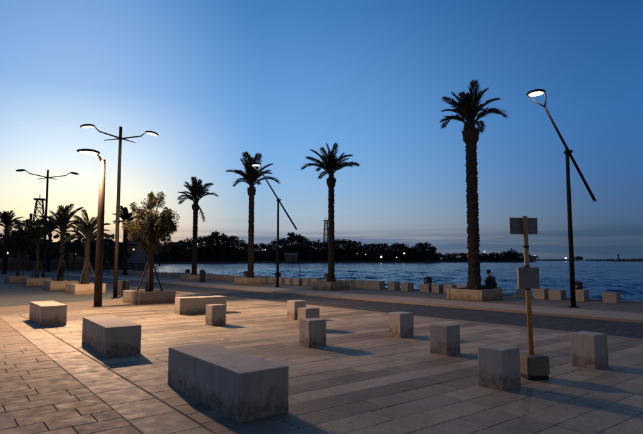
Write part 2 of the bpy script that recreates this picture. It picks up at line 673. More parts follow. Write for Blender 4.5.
for i, (area, kd, a, b, c, d, P) in enumerate(clipped):
    dz = rng.uniform(-.002, .002)
    if i < 300 and area > 0:
        key = (kd, round(b - a, 2), round(d - c, 3))
        if key not in cache:
            mb = MB()
            hx, hy = (b - a) / 2 - .003, (d - c) / 2 - .003
            prism(mb, [Vector((x, y, 0)) for x, y in ((-hx, -hy), (hx, -hy), (hx, hy), (-hx, hy))], -.05, 0)
            cache[key] = mb.mesh('paving_slab', M[kd, 'obj'])
        o = obj('paving_slab', cache[key], plaza, G((a + b) / 2, (c + d) / 2, dz),
                (rng.uniform(-.002, .002), rng.uniform(-.002, .002), GA + rng.uniform(-.003, .003)))
    else:
        prism(field.setdefault(kd, MB()), P, -.05, dz)
for kd, mb in field.items():
    tag(mb.build('paving_slab_field', M[kd, 'island'], plaza), kind='stuff')

# ================================================================== stone seats
def stone_block(name, label, cat, group, c, size, rz, mat=None):
    """worn cast block with rounded arrises"""
    lx, ly, lz = size
    mb = MB()
    r = random.Random(int(c[0] * 991 + c[1] * 77))
    fine = mat is None
    off = Vector((r.uniform(0, 99), r.uniform(0, 99), r.uniform(0, 99)))
    hx, hy, hz = lx / 2, ly / 2, lz / 2

    def shape(p):
        p = Vector(p)
        nz = mnoise.noise((p + off) * 9) * .5 + mnoise.noise((p + off) * 26) * .5
        rd = .011 + .010 * max(0, nz) + (.028 * max(0, mnoise.noise((p + off) * 5) - .42) if fine else 0)
        q = Vector((max(-hx + rd, min(hx - rd, p.x)), max(-hy + rd, min(hy - rd, p.y)), max(-hz, min(hz - rd, p.z))))
        d = p - q
        if d.length > 1e-6:
            p = q + d.normalized() * min(d.length, rd)
        p += Vector((p.x / hx, p.y / hy, 0)) * .0018 * mnoise.noise((p + off) * 6)
        return (p.x, p.y, p.z + hz)

    def ticks(h, n):
        e = [.0, .006, .014, .03] if fine else [.0, .015]
        a = [-h + q for q in e]
        m_ = n if fine else 2
        a += [(-h + e[-1]) + (2 * h - 2 * e[-1]) * i / m_ for i in range(1, m_)]
        return a + [h - q for q in reversed(e)]
    T = (ticks(hx, max(4, int(lx / .05))), ticks(hy, max(4, int(ly / .05))), ticks(hz, 8))
    for ax, sg in ((0, -1), (0, 1), (1, -1), (1, 1), (2, 1)):
        i1, i2 = (ax + 1) % 3, (ax + 2) % 3
        A, B = T[i1], T[i2]
        vs = []
        for b_ in B:
            for a_ in A:
                p = [0, 0, 0]
                p[ax] = sg * (hx, hy, hz)[ax]
                p[i1], p[i2] = a_, b_
                vs.append(shape(p))
        na = len(A)
        fs = []
        for j in range(len(B) - 1):
            for i in range(na - 1):
                q = (j * na + i, j * na + i + 1, (j + 1) * na + i + 1, (j + 1) * na + i)
                fs.append(q if sg > 0 else q[::-1])
        mb.add(vs, fs)
    o = mb.build(name, mat or M['block'])
    o.location = (c[0], c[1], .002)
    o.rotation_euler = (0, 0, rz)
    return tag(o, label, cat, group)


def quad_c(l, f, r):
    """centre of a block from its left, front and right base corners"""
    return ((l[0] + r[0]) / 2, (l[1] + r[1]) / 2)


BG, CG = 'long stone benches on the plaza', 'stone cube seats on the plaza'
stone_block('stone_bench', 'long stone bench beside the thick brown lamp post, farthest from cubes', 'bench', BG, (-6.83, 12.86), (.55, 1.72, .46), GA)
stone_block('stone_bench', 'long stone bench standing between two other benches in a diagonal row', 'bench', BG, (-3.76, 9.20), (.56, 1.86, .46), GA - R(2))
stone_block('stone_bench', 'largest long stone bench with brown stained foot and dark front', 'bench', BG, (-1.12, 5.90), (.56, 1.86, .46), GA)
stone_block('stone_bench', 'stone bench set crosswise behind the lone cube, near the staked tree planter', 'bench', BG, (-3.52, 15.05), (1.38, .50, .46), GA - R(6))
CU = .36
for (x, y, rz, lab) in (
        (-2.53, 12.36, 0, 'lone stone cube in front of the crosswise bench'),
        (-.66, 13.55, 0, 'stone cube at the back of a close trio'),
        (-.29, 11.55, -4, 'stone cube in the middle of a close trio'),
        (-.16, 9.38, -6, 'stone cube at the front of a close trio casting long shadow'),
        (1.62, 10.52, -5, 'stone cube with rusty orange stain low on its left side near road'),
        (2.05, 8.62, 3, 'stone cube between the sign post and the close trio'),
        (2.19, 6.42, 0, 'stone cube right in front of the ochre sign post'),
        (3.93, 7.62, -3, 'stone cube beyond the sign post with rusty stained lower half')):
    stone_block('stone_cube', lab, 'stone cube', CG, (x, y), (CU, CU, .47), GA + R(rz))

# ================================================================== planters
def planter(label, cx, cy, sx, sy, h, rz, z0, group):
    t = thing('stone_planter', label, 'planter', (cx, cy, z0), rz, group)
    wth = .14
    for (x, y, a, b) in ((0, -sy / 2 + wth / 2, sx, wth), (0, sy / 2 - wth / 2, sx, wth), (-sx / 2 + wth / 2, 0, wth, sy - 2 * wth), (sx / 2 - wth / 2, 0, wth, sy - 2 * wth)):
        mb = MB()
        mb.box((0, 0, h / 2), (a - .004, b - .004, h))
        o = mb.build('wall', M['planter'], t)
        o.location = (x, y, 0)
        bv = o.modifiers.new('bevel', 'BEVEL')
        bv.width = .012
        bv.segments = 1
    mb = MB()
    nn = 8
    r = random.Random(int(cx * 31))
    gx, gy = sx / 2 - wth, sy / 2 - wth
    vs = [(-gx + 2 * gx * i / nn, -gy + 2 * gy * j / nn, h - .06 + (r.uniform(-.02, .03) if 0 < i < nn and 0 < j < nn else 0)) for j in range(nn + 1) for i in range(nn + 1)]
    fs = [(j * 9 + i, j * 9 + i + 1, j * 9 + i + 10, j * 9 + i + 9) for j in range(nn) for i in range(nn)]
    mb.add(vs, fs)
    mb.build('soil', M['soil'], t)
    return t


PG, TG = 'planters of the seafront palms', 'planters of the staked trees'
PZ = .028
planter('stone planter of the tall shaggy palm where the person sits', *Q(17.65, 11.0)[:2], 1.5, 1.55, .40, QA, PZ, PG)
planter('stone planter of the palm standing by the thin quay mast', *Q(17.75, 19.35)[:2], 1.35, 1.4, .42, QA, PZ, PG)
planter('stone planter of the palm behind the tilted lamp head', *Q(17.7, 26.7)[:2], 1.35, 1.45, .42, QA, PZ, PG)
planter('stone planter of the palm with a hanging dead frond', *Q(17.75, 34.1)[:2], 1.35, 1.4, .42, QA, PZ, PG)
tree_spots = [(7.72, 18.2), (7.7, 25.4), (7.75, 29.8), (7.8, 35.3), (7.8, 40.6)]
for (n, s), lab in zip(tree_spots, ('long stone planter of the bushy staked tree behind the crosswise bench', 'stone planter directly behind the thick brown lamp post',
                                    'stone planter of the staked young palm by the distant twin lamp', 'stone planter of the round headed staked tree', 'stone planter at the far end of the staked tree row')):
    p = Q(n, s)
    planter(lab, p.x, p.y, 1.35, 1.5, .46, QA, -.034, TG)

# ================================================================== palms
def frond_mesh(name, length, bend, seed, mat, pairs=58):
    r = random.Random(seed)
    mb = MB()
    pts = []
    x = z = 0.0
    n = 12
    ang = 0.0
    for i in range(n + 1):
        pts.append(Vector((x, 0, z)))
        ang = -R(bend) * ((i + .5) / n) ** 1.3
        x += math.cos(ang) * length / n
        z += math.sin(ang) * length / n
    mb.tube(pts, [.022 * (1 - .85 * i / n) + .003 for i in range(n + 1)], 4)

    def at(t):
        q = t * n
        i = min(int(q), n - 1)
        return pts[i].lerp(pts[i + 1], q - i), (pts[i + 1] - pts[i]).normalized()
    for k in range(pairs):
        t = .16 + .84 * (k + .5) / pairs
        ll = length * .27 * (math.sin(math.pi * min(1, (t * .86 + .12))) ** .7) + .04
        for sd in (-1, 1):
            p, tg = at(min(.999, t + r.uniform(-.01, .01)))
            side = Vector((0, sd, 0))
            upv = tg.cross(side) * (-sd)
            if upv.z < 0:
                upv = -upv
            d = (tg * r.uniform(.9, 1.3) + side * r.uniform(.45, .8) + upv * r.uniform(.05, .5)).normalized()
            l2 = ll * r.uniform(.8, 1.12)
            wv = tg.cross(d).cross(d).normalized() * r.uniform(.010, .016)
            mid = p + d * l2 * .45
            tip = p + d * l2 + Vector((0, 0, -l2 * r.uniform(.1, .5)))
            mb.add([p, mid + wv, tip, mid - wv], [(0, 1, 2, 3)])
    return mb.mesh(name, mat)


FR = [frond_mesh('frond', 1.0, b, 40 + i, M['frond']) for i, b in enumerate((24, 44, 66, 92))]
FR_DEAD = frond_mesh('frond', 1.0, 22, 77, plain('dead_frond', (.10, .065, .035), .9), 22)


def palm(label, base, height, r0, length, nf, seed, group, shaggy=False, dead=False, lean=0.0, young=False):
    r = random.Random(seed)
    t = thing('palm_tree', label, 'palm tree', base, r.uniform(0, 6), group)
    mb = MB()
    n = 40
    m = 14
    prof = []
    for i in range(n + 1):
        f = i / n
        rad = r0 * (1.0 - .12 * f)
        if f < .10:
            rad *= 1 + .55 * (1 - f / .10) ** 1.5
        if f > .91 and not young:
            rad *= 1 + .75 * math.sin((f - .91) / .09 * math.pi)
        rad *= 1 + (.07 if i % 2 else -.05)
        prof.append((rad, f * height, f))
    vs, fs = [], []
    for rad, z, f in prof:
        for k in range(m):
            a = k * 2 * math.pi / m + z * .9
            q = rad * r.uniform(.9, 1.1)
            vs.append((q * math.cos(a) + lean * f * f, q * math.sin(a), z - .05))
    for i in range(n):
        for k in range(m):
            a, b = i * m + k, i * m + (k + 1) % m
            fs.append((a, b, b + m, a + m))
    fs.append(tuple(n * m + k for k in range(m)))
    mb.add(vs, fs)
    # old leaf bases, spiralling up the trunk
    ns = int(height * (34 if shaggy else 20))
    for i in range(ns):
        f = (i + .5) / ns
        a = i * 2.3999
        rad = r0 * (1 - .12 * f) * (1 + (.5 if .93 < f < .985 and not young else 0))
        ln = (.085 if shaggy else .06) * r.uniform(.7, 1.4) * (1.5 if f > .93 else 1)
        wd = .055
        o = Vector((math.cos(a), math.sin(a), 0))
        sd = Vector((-math.sin(a), math.cos(a), 0))
        c = o * rad * .92 + Vector((lean * f * f, 0, f * height))
        tip = c + o * ln * .62 + Vector((0, 0, ln))
        mb.add([c - sd * wd, c + sd * wd, tip + sd * .02, tip - sd * .02, c + Vector((0, 0, .1)) - sd * wd * .6, c + Vector((0, 0, .1)) + sd * wd * .6],
               [(0, 1, 2, 3), (4, 3, 2, 5), (0, 3, 4), (1, 5, 2)])
    mb.build('trunk', M['bark'], t)
    # crown: the heart of leaf bases, carrying the fronds
    hb = MB()
    hb.lathe([(r0 * .9, -.12), (r0 * .85, .0), (r0 * .7, .16), (r0 * .45, .34), (.02, .5)], 10)
    cr = hb.build('crown', M['bark'], t)
    cr.location = (lean, 0, height)
    for i in range(nf):
        f = (i + .5) / nf
        el = R(87 - 44 * f ** .8 + r.uniform(-10, 10))
        a = i * 2.39996 + r.uniform(-.25, .25)
        v = min(3, max(0, int(f * 3.4 + r.uniform(-.5, .9))))
        o = obj('frond', FR[v], cr)
        s = length * r.uniform(.72, 1.18) * (.85 if f < .15 else 1)
        o.scale = (s, s * r.uniform(.9, 1.15), s)
        o.rotation_mode = 'QUATERNION'
        o.rotation_quaternion = Quaternion((0, 0, 1), a) @ Quaternion((0, 1, 0), -el) @ Quaternion((1, 0, 0), r.uniform(-.5, .5))
        o.location = Vector((math.cos(a) * r0 * .4, math.sin(a) * r0 * .4, .02 + .28 * (1 - f)))
    if dead:
        for a in (.15, -.35):
            o = obj('frond', FR_DEAD, cr)
            o.scale = (1.35, 1.35, 1.35)
            o.rotation_mode = 'QUATERNION'
            o.rotation_quaternion = Quaternion((0, 0, 1), a - t.rotation_euler.z) @ Quaternion((0, 1, 0), R(58))
            a -= t.rotation_euler.z
            o.location = (math.cos(a) * r0 * .9, math.sin(a) * r0 * .9, -.1)
            o['label'] = 'dry brown frond hanging against the trunk'
    return t


SP = 'palms along the seafront'
palm('tall shaggy thick palm beside the seated person', Q(17.62, 10.98, PZ + .33), 6.45, .225, 1.45, 21, 3, SP, shaggy=True)
palm('palm with slim trunk between the tilted lamp and the shaggy palm', Q(17.75, 19.3, PZ + .33), 5.5, .165, 1.45, 20, 12, SP)
palm('slim palm whose crown stands behind the lit tilted lamp head', Q(17.7, 26.6, PZ + .33), 5.75, .18, 1.65, 21, 21, SP)
palm('palm with a dead frond hanging below its crown', Q(17.75, 34.0, PZ + .33), 5.3, .185, 1.6, 20, 33, SP, dead=True)

# ================================================================== broadleaf trees
def leaf_blob(mb, c, rad, n, size, r, squash=.8):
    for i in range(n):
        d = Vector((r.gauss(0, 1), r.gauss(0, 1), r.gauss(0, 1)))
        d.normalize()
        q = rad * (r.random() ** .42)
        p = Vector(c) + Vector((d.x * q, d.y * q, d.z * q * squash))
        a = Vector((r.gauss(0, 1), r.gauss(0, 1), r.gauss(0, .6))).normalized()
        b = a.cross(Vector((r.gauss(0, 1), r.gauss(0, 1), r.gauss(0, 1)))).normalized()
        s = size * r.uniform(.6, 1.4)
        mb.add([p - a * s, p + b * s * .45, p + a * s, p - b * s * .45], [(0, 1, 2, 3)])


def staked_tree(label, base, trunk_h, crown_c, crown_r, seed, nl, leaf, size=.07, stakes=True, rz=0.0, trunk_r=.09, group=None, squash=.8, clumps=26, mat='leaf', small=1.0):
    r = random.Random(seed)
    t = thing('tree', label, 'tree', base, rz, group)
    mb = MB()
    mb.tube([(0, 0, -.05), (.02, .01, trunk_h * .4), (-.02, .02, trunk_h * .75), (0, 0, trunk_h)], [trunk_r * 1.4, trunk_r, trunk_r * 1.05, trunk_r * .8], 10)
    trunk = mb.build('trunk', M['bark2'], t, True)
    cm = MB()
    cc = Vector(crown_c)
    lm = []
    for i in range(clumps):
        d = Vector((r.gauss(0, 1), r.gauss(0, 1), r.gauss(0, 1))).normalized()
        q = r.uniform(.45, 1.0)
        p = cc + Vector((d.x * crown_r[0] * q, d.y * crown_r[1] * q, d.z * crown_r[2] * q))
        leaf_blob(cm, p, min(crown_r) * r.uniform(.2, .42) * small, nl // clumps, size, r, squash)
        lm.append(p)
    for p in lm[:14]:
        l = MB()
        s0 = Vector((0, 0, trunk_h * r.uniform(.8, 1)))
        midp = s0.lerp(p, .5) + Vector((r.uniform(-.1, .1), r.uniform(-.1, .1), .12))
        l.tube([s0, midp, p], [trunk_r * .5, trunk_r * .3, .012], 6)
        l.build('limb', M['bark2'], trunk, True)
    cm.build('crown', M[mat], t)
    if stakes:
        for k in range(3):
            a = k * 2.094 + .35
            s = MB()
            s.tube([(math.cos(a) * .52, math.sin(a) * .52, -.03), (math.cos(a) * .05, math.sin(a) * .05, 1.2)], .027, 8)
            s.build('stake', M['stake'], t)
    return t


SG = 'staked trees in the plaza planters'
staked_tree('bushy staked tree with warm lit crown behind the crosswise bench', Q(7.72, 18.2, .37), 2.2, (.05, 0, 2.55), (1.0, 1.0, 1.12), 8, 13000, None, .040, True, .4, .11, SG, 1.15, clumps=75, small=.6)
palm('young staked palm behind the thick brown lamp post', Q(7.7, 25.4, .37), 2.0, .12, 1.25, 20, 51, SG, young=True)
palm('young staked palm by the distant twin lamp', Q(7.75, 29.8, .37), 2.6, .12, 1.35, 20, 57, SG, young=True)
staked_tree('small round headed staked tree in the far planter', Q(7.8, 35.3, .37), 2.3, (0, 0, 3.0), (.75, .75, .7), 18, 2600, None, .07, True, .2, .09, SG, mat='leaf_dark')
staked_tree('staked tree with thin crown at the end of the planter row', Q(7.8, 40.6, .37), 2.2, (0, 0, 3.2), (1.0, 1.0, .9), 19, 2200, None, .08, True, .9, .09, SG, mat='leaf_dark')
for o in [q for q in COL.objects if q.get('label', '').startswith('young staked palm')]:
    for k in range(3):
        a = k * 2.094 + .35 - o.rotation_euler.z
        s = MB()
        s.tube([(math.cos(a) * .5, math.sin(a) * .5, -.03), (math.cos(a) * .08, math.sin(a) * .08, 1.1)], .027, 8)
        s.build('stake', M['stake'], o)

# ================================================================== lamps
def disc_head(parent, pos, rz, lens, a=.30, b=.20, tilt=0.0):
    """oval shallow luminaire; long axis along local x"""
    m = (Matrix.Rotation(rz, 3, 'Z') @ Matrix.Rotation(tilt, 3, 'Y'))
    h = MB()
    h.lathe([(.80, -.035), (1.0, -.02), (1.02, 0), (.92, .035), (.6, .07), (.2, .085)], 20, pos, m, (a, b))
    # z of the profile is real: rebuild with a, b scaling the radius only
    hd = h.build('lamp_head', M['dark_metal'], parent, True)
    l = MB()
    l.lathe([(.55, -.050), (.74, -.040), (.76, -.034)], 20, pos, m, (a, b))
    l.build('lens', lens, hd)
    return hd


def lamp_light(parent, pos, power, color, radius=.12, optic=False):
    li = bpy.data.lights.new('lamp_light', 'POINT')

    li.energy = power
    li.color = color
    li.shadow_soft_size = radius
    if optic:
        # street optic: the strength depends on the angle from straight down, widest throw near 57 degrees
        li.use_nodes = True
        lt = li.node_tree
        tcn = lt.nodes.new('ShaderNodeTexCoord')
        sp = lt.nodes.new('ShaderNodeSeparateXYZ')
        lt.links.new(tcn.outputs['Normal'], sp.inputs[0])
        cz = nmath('MULTIPLY', sp.outputs[2], -1.0, tree=lt)
        cr_ = ramp(cz, [(0, (.10,) * 3), (.17, (.45,) * 3), (.31, (.78,) * 3), (.42, (.92,) * 3), (.54, (1.35,) * 3), (.70, (1.0,) * 3), (.86, (.5,) * 3), (1, (.42,) * 3)], lt)
        lt.links.new(cr_, lt.nodes['Emission'].inputs['Strength'])
    o = bpy.data.objects.new('lamp_light', li)
    COL.objects.link(o)
    o.parent = parent
    o.location = pos
    return o


def tilted_lamp(label, base, az, k=1.75, pivot=5.05, rise=1.62, power=120, lens='lens_white', r=.075):
    t = thing('street_lamp', label, 'street lamp', base, 0, 'seafront lamps with tilted arms')
    d = Vector((math.cos(az), math.sin(az), 0))
    p = MB()
    p.tube([(0, 0, 0), (0, 0, 1.2), (0, 0, pivot + .12)], [r, r, r * .72], 14)
    p.build('pole', M['dark_metal'], t, True)
    pl = MB()
    pl.lathe([(.17, 0), (.17, .02), (.10, .035)], 16)
    pl.build('base_plate', M['dark_metal'], t)
    a = MB()
    side = Vector((-d.y, d.x, 0)) * .11
    hp = Vector((0, 0, pivot)) + d * k * .82 + Vector((0, 0, rise * .80))
    tail = Vector((0, 0, pivot)) - d * k * .88 - Vector((0, 0, rise * .95))
    a.tube([tail + side, hp + side * .6], [.050, .036], 12)
    arm = a.build('arm', M['dark_metal'], t, True)
    e = MB()
    e.lathe([(.053, 0), (.06, .03), (.05, .07)], 12, tail + side - Vector((0, 0, .03)))
    e.build('end_cap', M['sign_box'], arm)
    c = MB()
    c.tube([-side * .8 + Vector((0, 0, pivot)), side * 1.5 + Vector((0, 0, pivot))], .05, 10)
    c.build('pivot', M['dark_metal'], t)
    head = Vector((0, 0, pivot)) + d * (k * 1.08) + Vector((0, 0, rise * 1.02 + .02)) + side * .4
    sd = Vector((-d.y, d.x, 0))
    for s in (-1, 1):
        f = MB()
        q0 = hp + side * .6
        q2 = head + sd * s * .27
        mid = q0.lerp(q2, .55) + sd * s * .06
        f.tube([q0, mid, q2], [.026, .022, .018], 8)
        f.build('fork', M['dark_metal'], arm, True)
    disc_head(t, head, math.atan2(sd.y, sd.x), M[lens], .29, .24)
    lamp_light(t, head + Vector((0, 0, -.12)), power, (1, .86, .66))
    return t


tilted_lamp('tall lamp with tilted arm beside the shaggy palm and ochre sign', Q(17.05, 7.05, PZ), R(-145), k=1.62, rise=1.6, power=130)
tilted_lamp('lamp with tilted arm crossing in front of a palm crown', Q(17.05, 22.95, PZ), R(-124), k=1.8, pivot=4.85, rise=1.65, power=130, lens='lens_white', r=.07)
# a third of the row, far behind the plaza trees
tilted_lamp('distant lamp with tilted arm among the dark trees', (-35.5, 71.5, -.03), R(-160), pivot=4.6, rise=2.0, power=20, lens='lens_dim', r=.07)

# the bright lamp of the plaza
t = thing('street_lamp', 'bright warm lamp on thick brown post at plaza edge', 'street lamp', (-7.4, 17.05, -.034))
p = MB()
p.tube([(0, 0, 0), (0, 0, .9), (0, 0, 3.0), (0, 0, 4.95)], [.125, .122, .108, .085], 18)
p.build('pole', M['brown_metal'], t, True)
pl = MB()
pl.lathe([(.21, 0), (.21, .025), (.14, .045)], 18)
pl.build('base_plate', M['brown_metal'], t)
a = MB()
a.tube([(0, 0, 4.86), (-.16, -.14, 5.10), (-.30, -.26, 5.16)], [.06, .05, .04], 10)
a.build('arm', M['brown_metal'], t, True)
disc_head(t, Vector((-.36, -.30, 5.16)), R(35), M['lens_warm'], .36, .26)
lamp_light(t, (-.36, -.30, 5.02), 5400, (1, .60, .34), .14, True)


def twin_lamp(label, base, h, half, az, lens, power):
    t = thing('twin_street_lamp', label, 'street lamp', base, az, 'twin headed lamps of the plaza')
    p = MB()
    p.tube([(0, 0, 0), (0, 0, 1.0), (0, 0, h)], [.085, .08, .06], 14)
    p.build('pole', M['dark_metal'], t, True)
    pl = MB()
    pl.lathe([(.18, 0), (.18, .02), (.11, .04)], 16)
    pl.build('base_plate', M['dark_metal'], t)
    zj = h - .50
    for s in (-1, 1):
        a = MB()
        y = .045 * s
        a.tube([(-s * .62, y, zj - .13), (0, y, zj), (s * half * .72, y, zj + .20), (s * half * .86, y, zj + .36), (s * (half - .05), y, zj + .40)],
               [.016, .034, .030, .026, .022], 8)
        arm = a.build('arm', M['dark_metal'], t, True)
        disc_head(arm, Vector((s * (half + .12), y, zj + .37)), 0, M[lens], .28, .17, s * R(9))
        if power:
            lamp_light(t, (s * (half + .12), y, zj + .25), power, (1, .82, .58))
    return t


twin_lamp('lit twin headed lamp beside the bushy staked tree', (-8.45, 21.08, -.034), 7.15, 1.15, R(26), 'lens_white', 260)
twin_lamp('distant unlit twin headed lamp rising over the young palms', (-18.0, 33.2, -.034), 7.45, 1.45, R(20), 'sign_box', 0)

# ================================================================== sign
t = thing('sign_post', 'ochre post with two blank grey sign panels on a concrete foot', 'sign', (2.80, 6.86, 0.002), R(8))
b = MB()
for z0, z1, q in ((0, .045, .30), (.05, .30, .31)):
    vs = []
    for z, e in ((z0, .012), (z0 + .012, 0), (z1 - .02, 0), (z1, .02)):
        h_ = q / 2 - e
        k_ = .05
        vs += [(x * h_ - (k_ if c else 0) * x, y * h_ - (0 if c else k_) * y, z) for x, y, c in ((-1, -1, 1), (1, -1, 1), (1, -1, 0), (1, 1, 0), (1, 1, 1), (-1, 1, 1), (-1, 1, 0), (-1, -1, 0))]
    fs = [(l * 8 + i, l * 8 + (i + 1) % 8, l * 8 + 8 + (i + 1) % 8, l * 8 + 8 + i) for l in range(3) for i in range(8)] + [tuple(24 + i for i in range(8)), tuple(range(7, -1, -1))]
    m_ = MB()
    m_.add(vs, fs)
    m_.build('foot_base' if z0 == 0 else 'foot', M['rubber'] if z0 == 0 else M['concrete'], t)
b = MB()
b.tube([(-.03, 0, .25), (-.05, 0, 1.2), (-.062, 0, 2.13)], .032, 12)
b.build('post', M['post_wood'], t, True)
b = MB()
b.box((-.055, .05, 2.00), (.40, .012, .225))
pn = b.build('upper_panel', M['sign_back'], t)
b = MB()
b.box((-.055, .038, 2.0), (.36, .010, .03))
b.build('rail', M['sign_box'], pn)
b = MB()
b.box((-.075, -.055, 1.305), (.27, .045, .28))
pn = b.build('lower_panel', M['sign_box'], t)
for s in (-1, 1):
    b = MB()
    b.box((-.075 + s * .138, -.055, 1.305), (.012, .052, .285))
    b.build('side_rail', M['sign_box'], pn)
for z in (1.16, 1.45, 1.72):
    b = MB()
    b.tube([(-.058, 0, z - .012), (-.058, 0, z + .012)], .038, 12)
    b.build('clamp', M['dark_metal'], t)

# ================================================================== quay blocks, bins
QG = 'stone blocks along the quay edge'
qr = random.Random(9)


def quay_block(s, lx=.44, ly=.46, h=.40, lab=None):
    p = Q(19.75, s, 0)
    o = stone_block('quay_block', lab or 'stone block in the dense regular row along the quay by the slim palms', 'stone block', QG, p, (lx, ly, h), QA + R(qr.uniform(-5, 5)), M['quay_block'])
    o.location.z = .03


for s, lab in ((6.85, 'lone stone quay block beyond the tall tilted lamp, water on both sides'), (7.9, 'stone quay block just right of the tall tilted lamp pole with a bin behind'),
               (8.75, 'stone quay block just left of the tall tilted lamp pole'), (9.35, 'stone quay block paired with the one beside the tall lamp pole'), (10.1, 'stone quay block behind the ochre sign post'),
               (11.4, 'stone quay block hidden behind the seated person'), (13.55, 'stone quay block next to the planter of the shaggy palm'), (14.2, 'stone quay block touching the one with a bin behind it'),
               (14.85, 'stone quay block with a domed bin right behind it'), (16.0, 'narrow single stone quay block between the bin and the block pair'), (16.85, 'stone quay block nearest the long low quay block')):
    quay_block(s, qr.uniform(.40, .47), qr.uniform(.42, .5), qr.uniform(.36, .42), lab)
quay_block(18.95, .42, 2.6, .42, 'long low stone block on the quay edge behind a palm planter')
quay_block(12.4, .42, 1.3, .40, 'medium long stone block on the quay edge behind the shaggy palm')
s = 21.0
while s < 57:
    quay_block(s, qr.uniform(.40, .46), qr.uniform(.40, .50), qr.uniform(.36, .42))
    s += .86


def quay_bin(s, lab):
    p = Q(20.02, s, .026)
    t = thing('litter_bin', lab, 'litter bin', p, QA, 'domed litter bins on the quay')
    b = MB()
    b.lathe([(.16, 0), (.17, .03), (.19, .44)], 14)
    b.build('body', M['bin_grey'], t, True)
    b = MB()
    b.lathe([(.185, .42), (.195, .43), (.195, .60), (.18, .61)], 14)
    b.build('hood', M['bin_black'], t, True)
    b = MB()
    b.box((-.19, 0, .52), (.03, .2, .10))
    b.build('opening', M['bin_grey'], t)
    b = MB()
    b.lathe([(.205, .60), (.215, .62), (.17, .68), (.06, .71), (.02, .725)], 14)
    b.build('lid', M['bin_black'], t, True)


for s, lab in ((8.12, 'domed litter bin behind the tall tilted lamp pole'), (14.98, 'domed litter bin among quay blocks left of the person'),
               (22.1, 'domed litter bin behind the palm by the quay mast'), (26.9, 'domed litter bin by the pole of the tilted lamp over the dense block row'),
               (30.6, 'domed litter bin behind the palm whose crown backs the lamp'), (37.0, 'domed litter bin near the palm with the dead frond'),
               (39.5, 'domed litter bin at the far stretch of the quay row')):
    quay_bin(s, lab)


def black_bin(lab, p, sx, sy, h, rz, flap=False):
    t = thing('black_bin', lab, 'bin', p, rz)
    b = MB()
    vs = []
    for z, q in ((0, .9), (h, 1)):
        vs += [(x * sx / 2 * q, y * sy / 2 * q, z) for x, y in ((-1, -1), (1, -1), (1, 1), (-1, 1))]
    b.add(vs, [(3, 2, 1, 0), (4, 5, 6, 7), (0, 1, 5, 4), (1, 2, 6, 5), (2, 3, 7, 6), (3, 0, 4, 7)])
    b.build('body', M['bin_black'], t)
    b = MB()
    b.box((0, 0, h + .02), (sx * 1.06, sy * 1.06, .035))
    l = b.build('lid', M['bin_black'], t)
    if flap:
        b = MB()
        b.box((sx * .55, 0, h - .02), (.14, sy * .5, .03))
        b.build('handle', M['bin_black'], l)


black_bin('slim black bin on the promenade beside the dead frond palm planter', Q(16.9, 31.2, PZ), .30, .30, .66, QA)
black_bin('black box bin behind the bushy tree planter', (-8.85, 22.9, -.034), .46, .42, .62, R(10), True)
# thin mast on the quay
t = thing('mast', 'thin bare mast standing at the quay blocks', 'mast', Q(19.0, 23.4, .026))
b = MB()
b.tube([(0, 0, 0), (0, 0, 2.1)], [.022, .016], 8)
b.build('pole', M['dark_metal'], t)
b = MB()
b.lathe([(.09, 0), (.09, .012), (.04, .03)], 10)
b.build('base_plate', M['dark_metal'], t)

# ================================================================== seated person
def skin_mesh(name, joints, edges, mat, parent, root=0, sub=2):
    me = bpy.data.meshes.new(name)
    me.from_pydata([j[0] for j in joints], edges, [])
    me.materials.append(mat)
    o = obj(name, me, parent)
    md = o.modifiers.new('skin', 'SKIN')
    md.use_smooth_shade = True
    sv = me.skin_vertices
    if not sv:
        bpy.context.view_layer.objects.active = o
    for i, j in enumerate(joints):
        r = j[1]
        me.skin_vertices[0].data[i].radius = (r, r) if isinstance(r, (int, float)) else r
        me.skin_vertices[0].data[i].use_root = (i == root)
    ss = o.modifiers.new('sub', 'SUBSURF')
    ss.levels = sub
    ss.render_levels = sub
    return o


# local frame: +x is where the person faces, z from the planter rim
per = thing('person', 'person in dark jacket sitting on a planter rim looking down at a phone', 'person', Q(18.28, 10.60, PZ + .40), R(120))
per.scale = (.86, .86, .86)
J = [((0, 0, .10), (.13, .16)), ((.02, 0, .26), (.11, .15)), ((.07, 0, .42), (.11, .16)), ((.11, 0, .50), (.07, .09)), ((.15, 0, .575), .048), ((.20, 0, .64), .078), ((.215, 0, .72), .088), ((.20, 0, .79), .06),
     ((.09, .17, .46), .055), ((.13, .21, .24), .045), ((.33, .09, .24), .034), ((.39, .06, .26), .028),
     ((.09, -.17, .46), .055), ((.13, -.21, .24), .045), ((.33, -.09, .24), .034), ((.39, -.06, .26), .028),
     ((.05, .09, .08), .085), ((.42, .13, .085), .068), ((.50, .13, -.06), .055), ((.47, .13, -.34), .042), ((.58, .13, -.37), .035),
     ((.05, -.09, .08), .085), ((.42, -.11, .085), .068), ((.50, -.11, -.06), .055), ((.45, -.11, -.34), .042), ((.56, -.11, -.37), .035)]
E_ = [(0, 1), (1, 2), (2, 3), (3, 4), (4, 5), (5, 6), (6, 7), (2, 8), (8, 9), (9, 10), (10, 11), (2, 12), (12, 13), (13, 14), (14, 15),
      (0, 16), (16, 17), (17, 18), (18, 19), (19, 20), (0, 21), (21, 22), (22, 23), (23, 24), (24, 25)]
skin_mesh('body', J, E_, M['skin'], per)


def grow(idx, edges, k, extra=.012):
    mp = {j: i for i, j in enumerate(idx)}
    js = []
    for j in idx:
        p, r = J[j]
        js.append((p, tuple(x * k + extra for x in r) if isinstance(r, tuple) else r * k + extra))
    return js, [(mp[a], mp[b]) for a, b in edges if a in mp and b in mp]


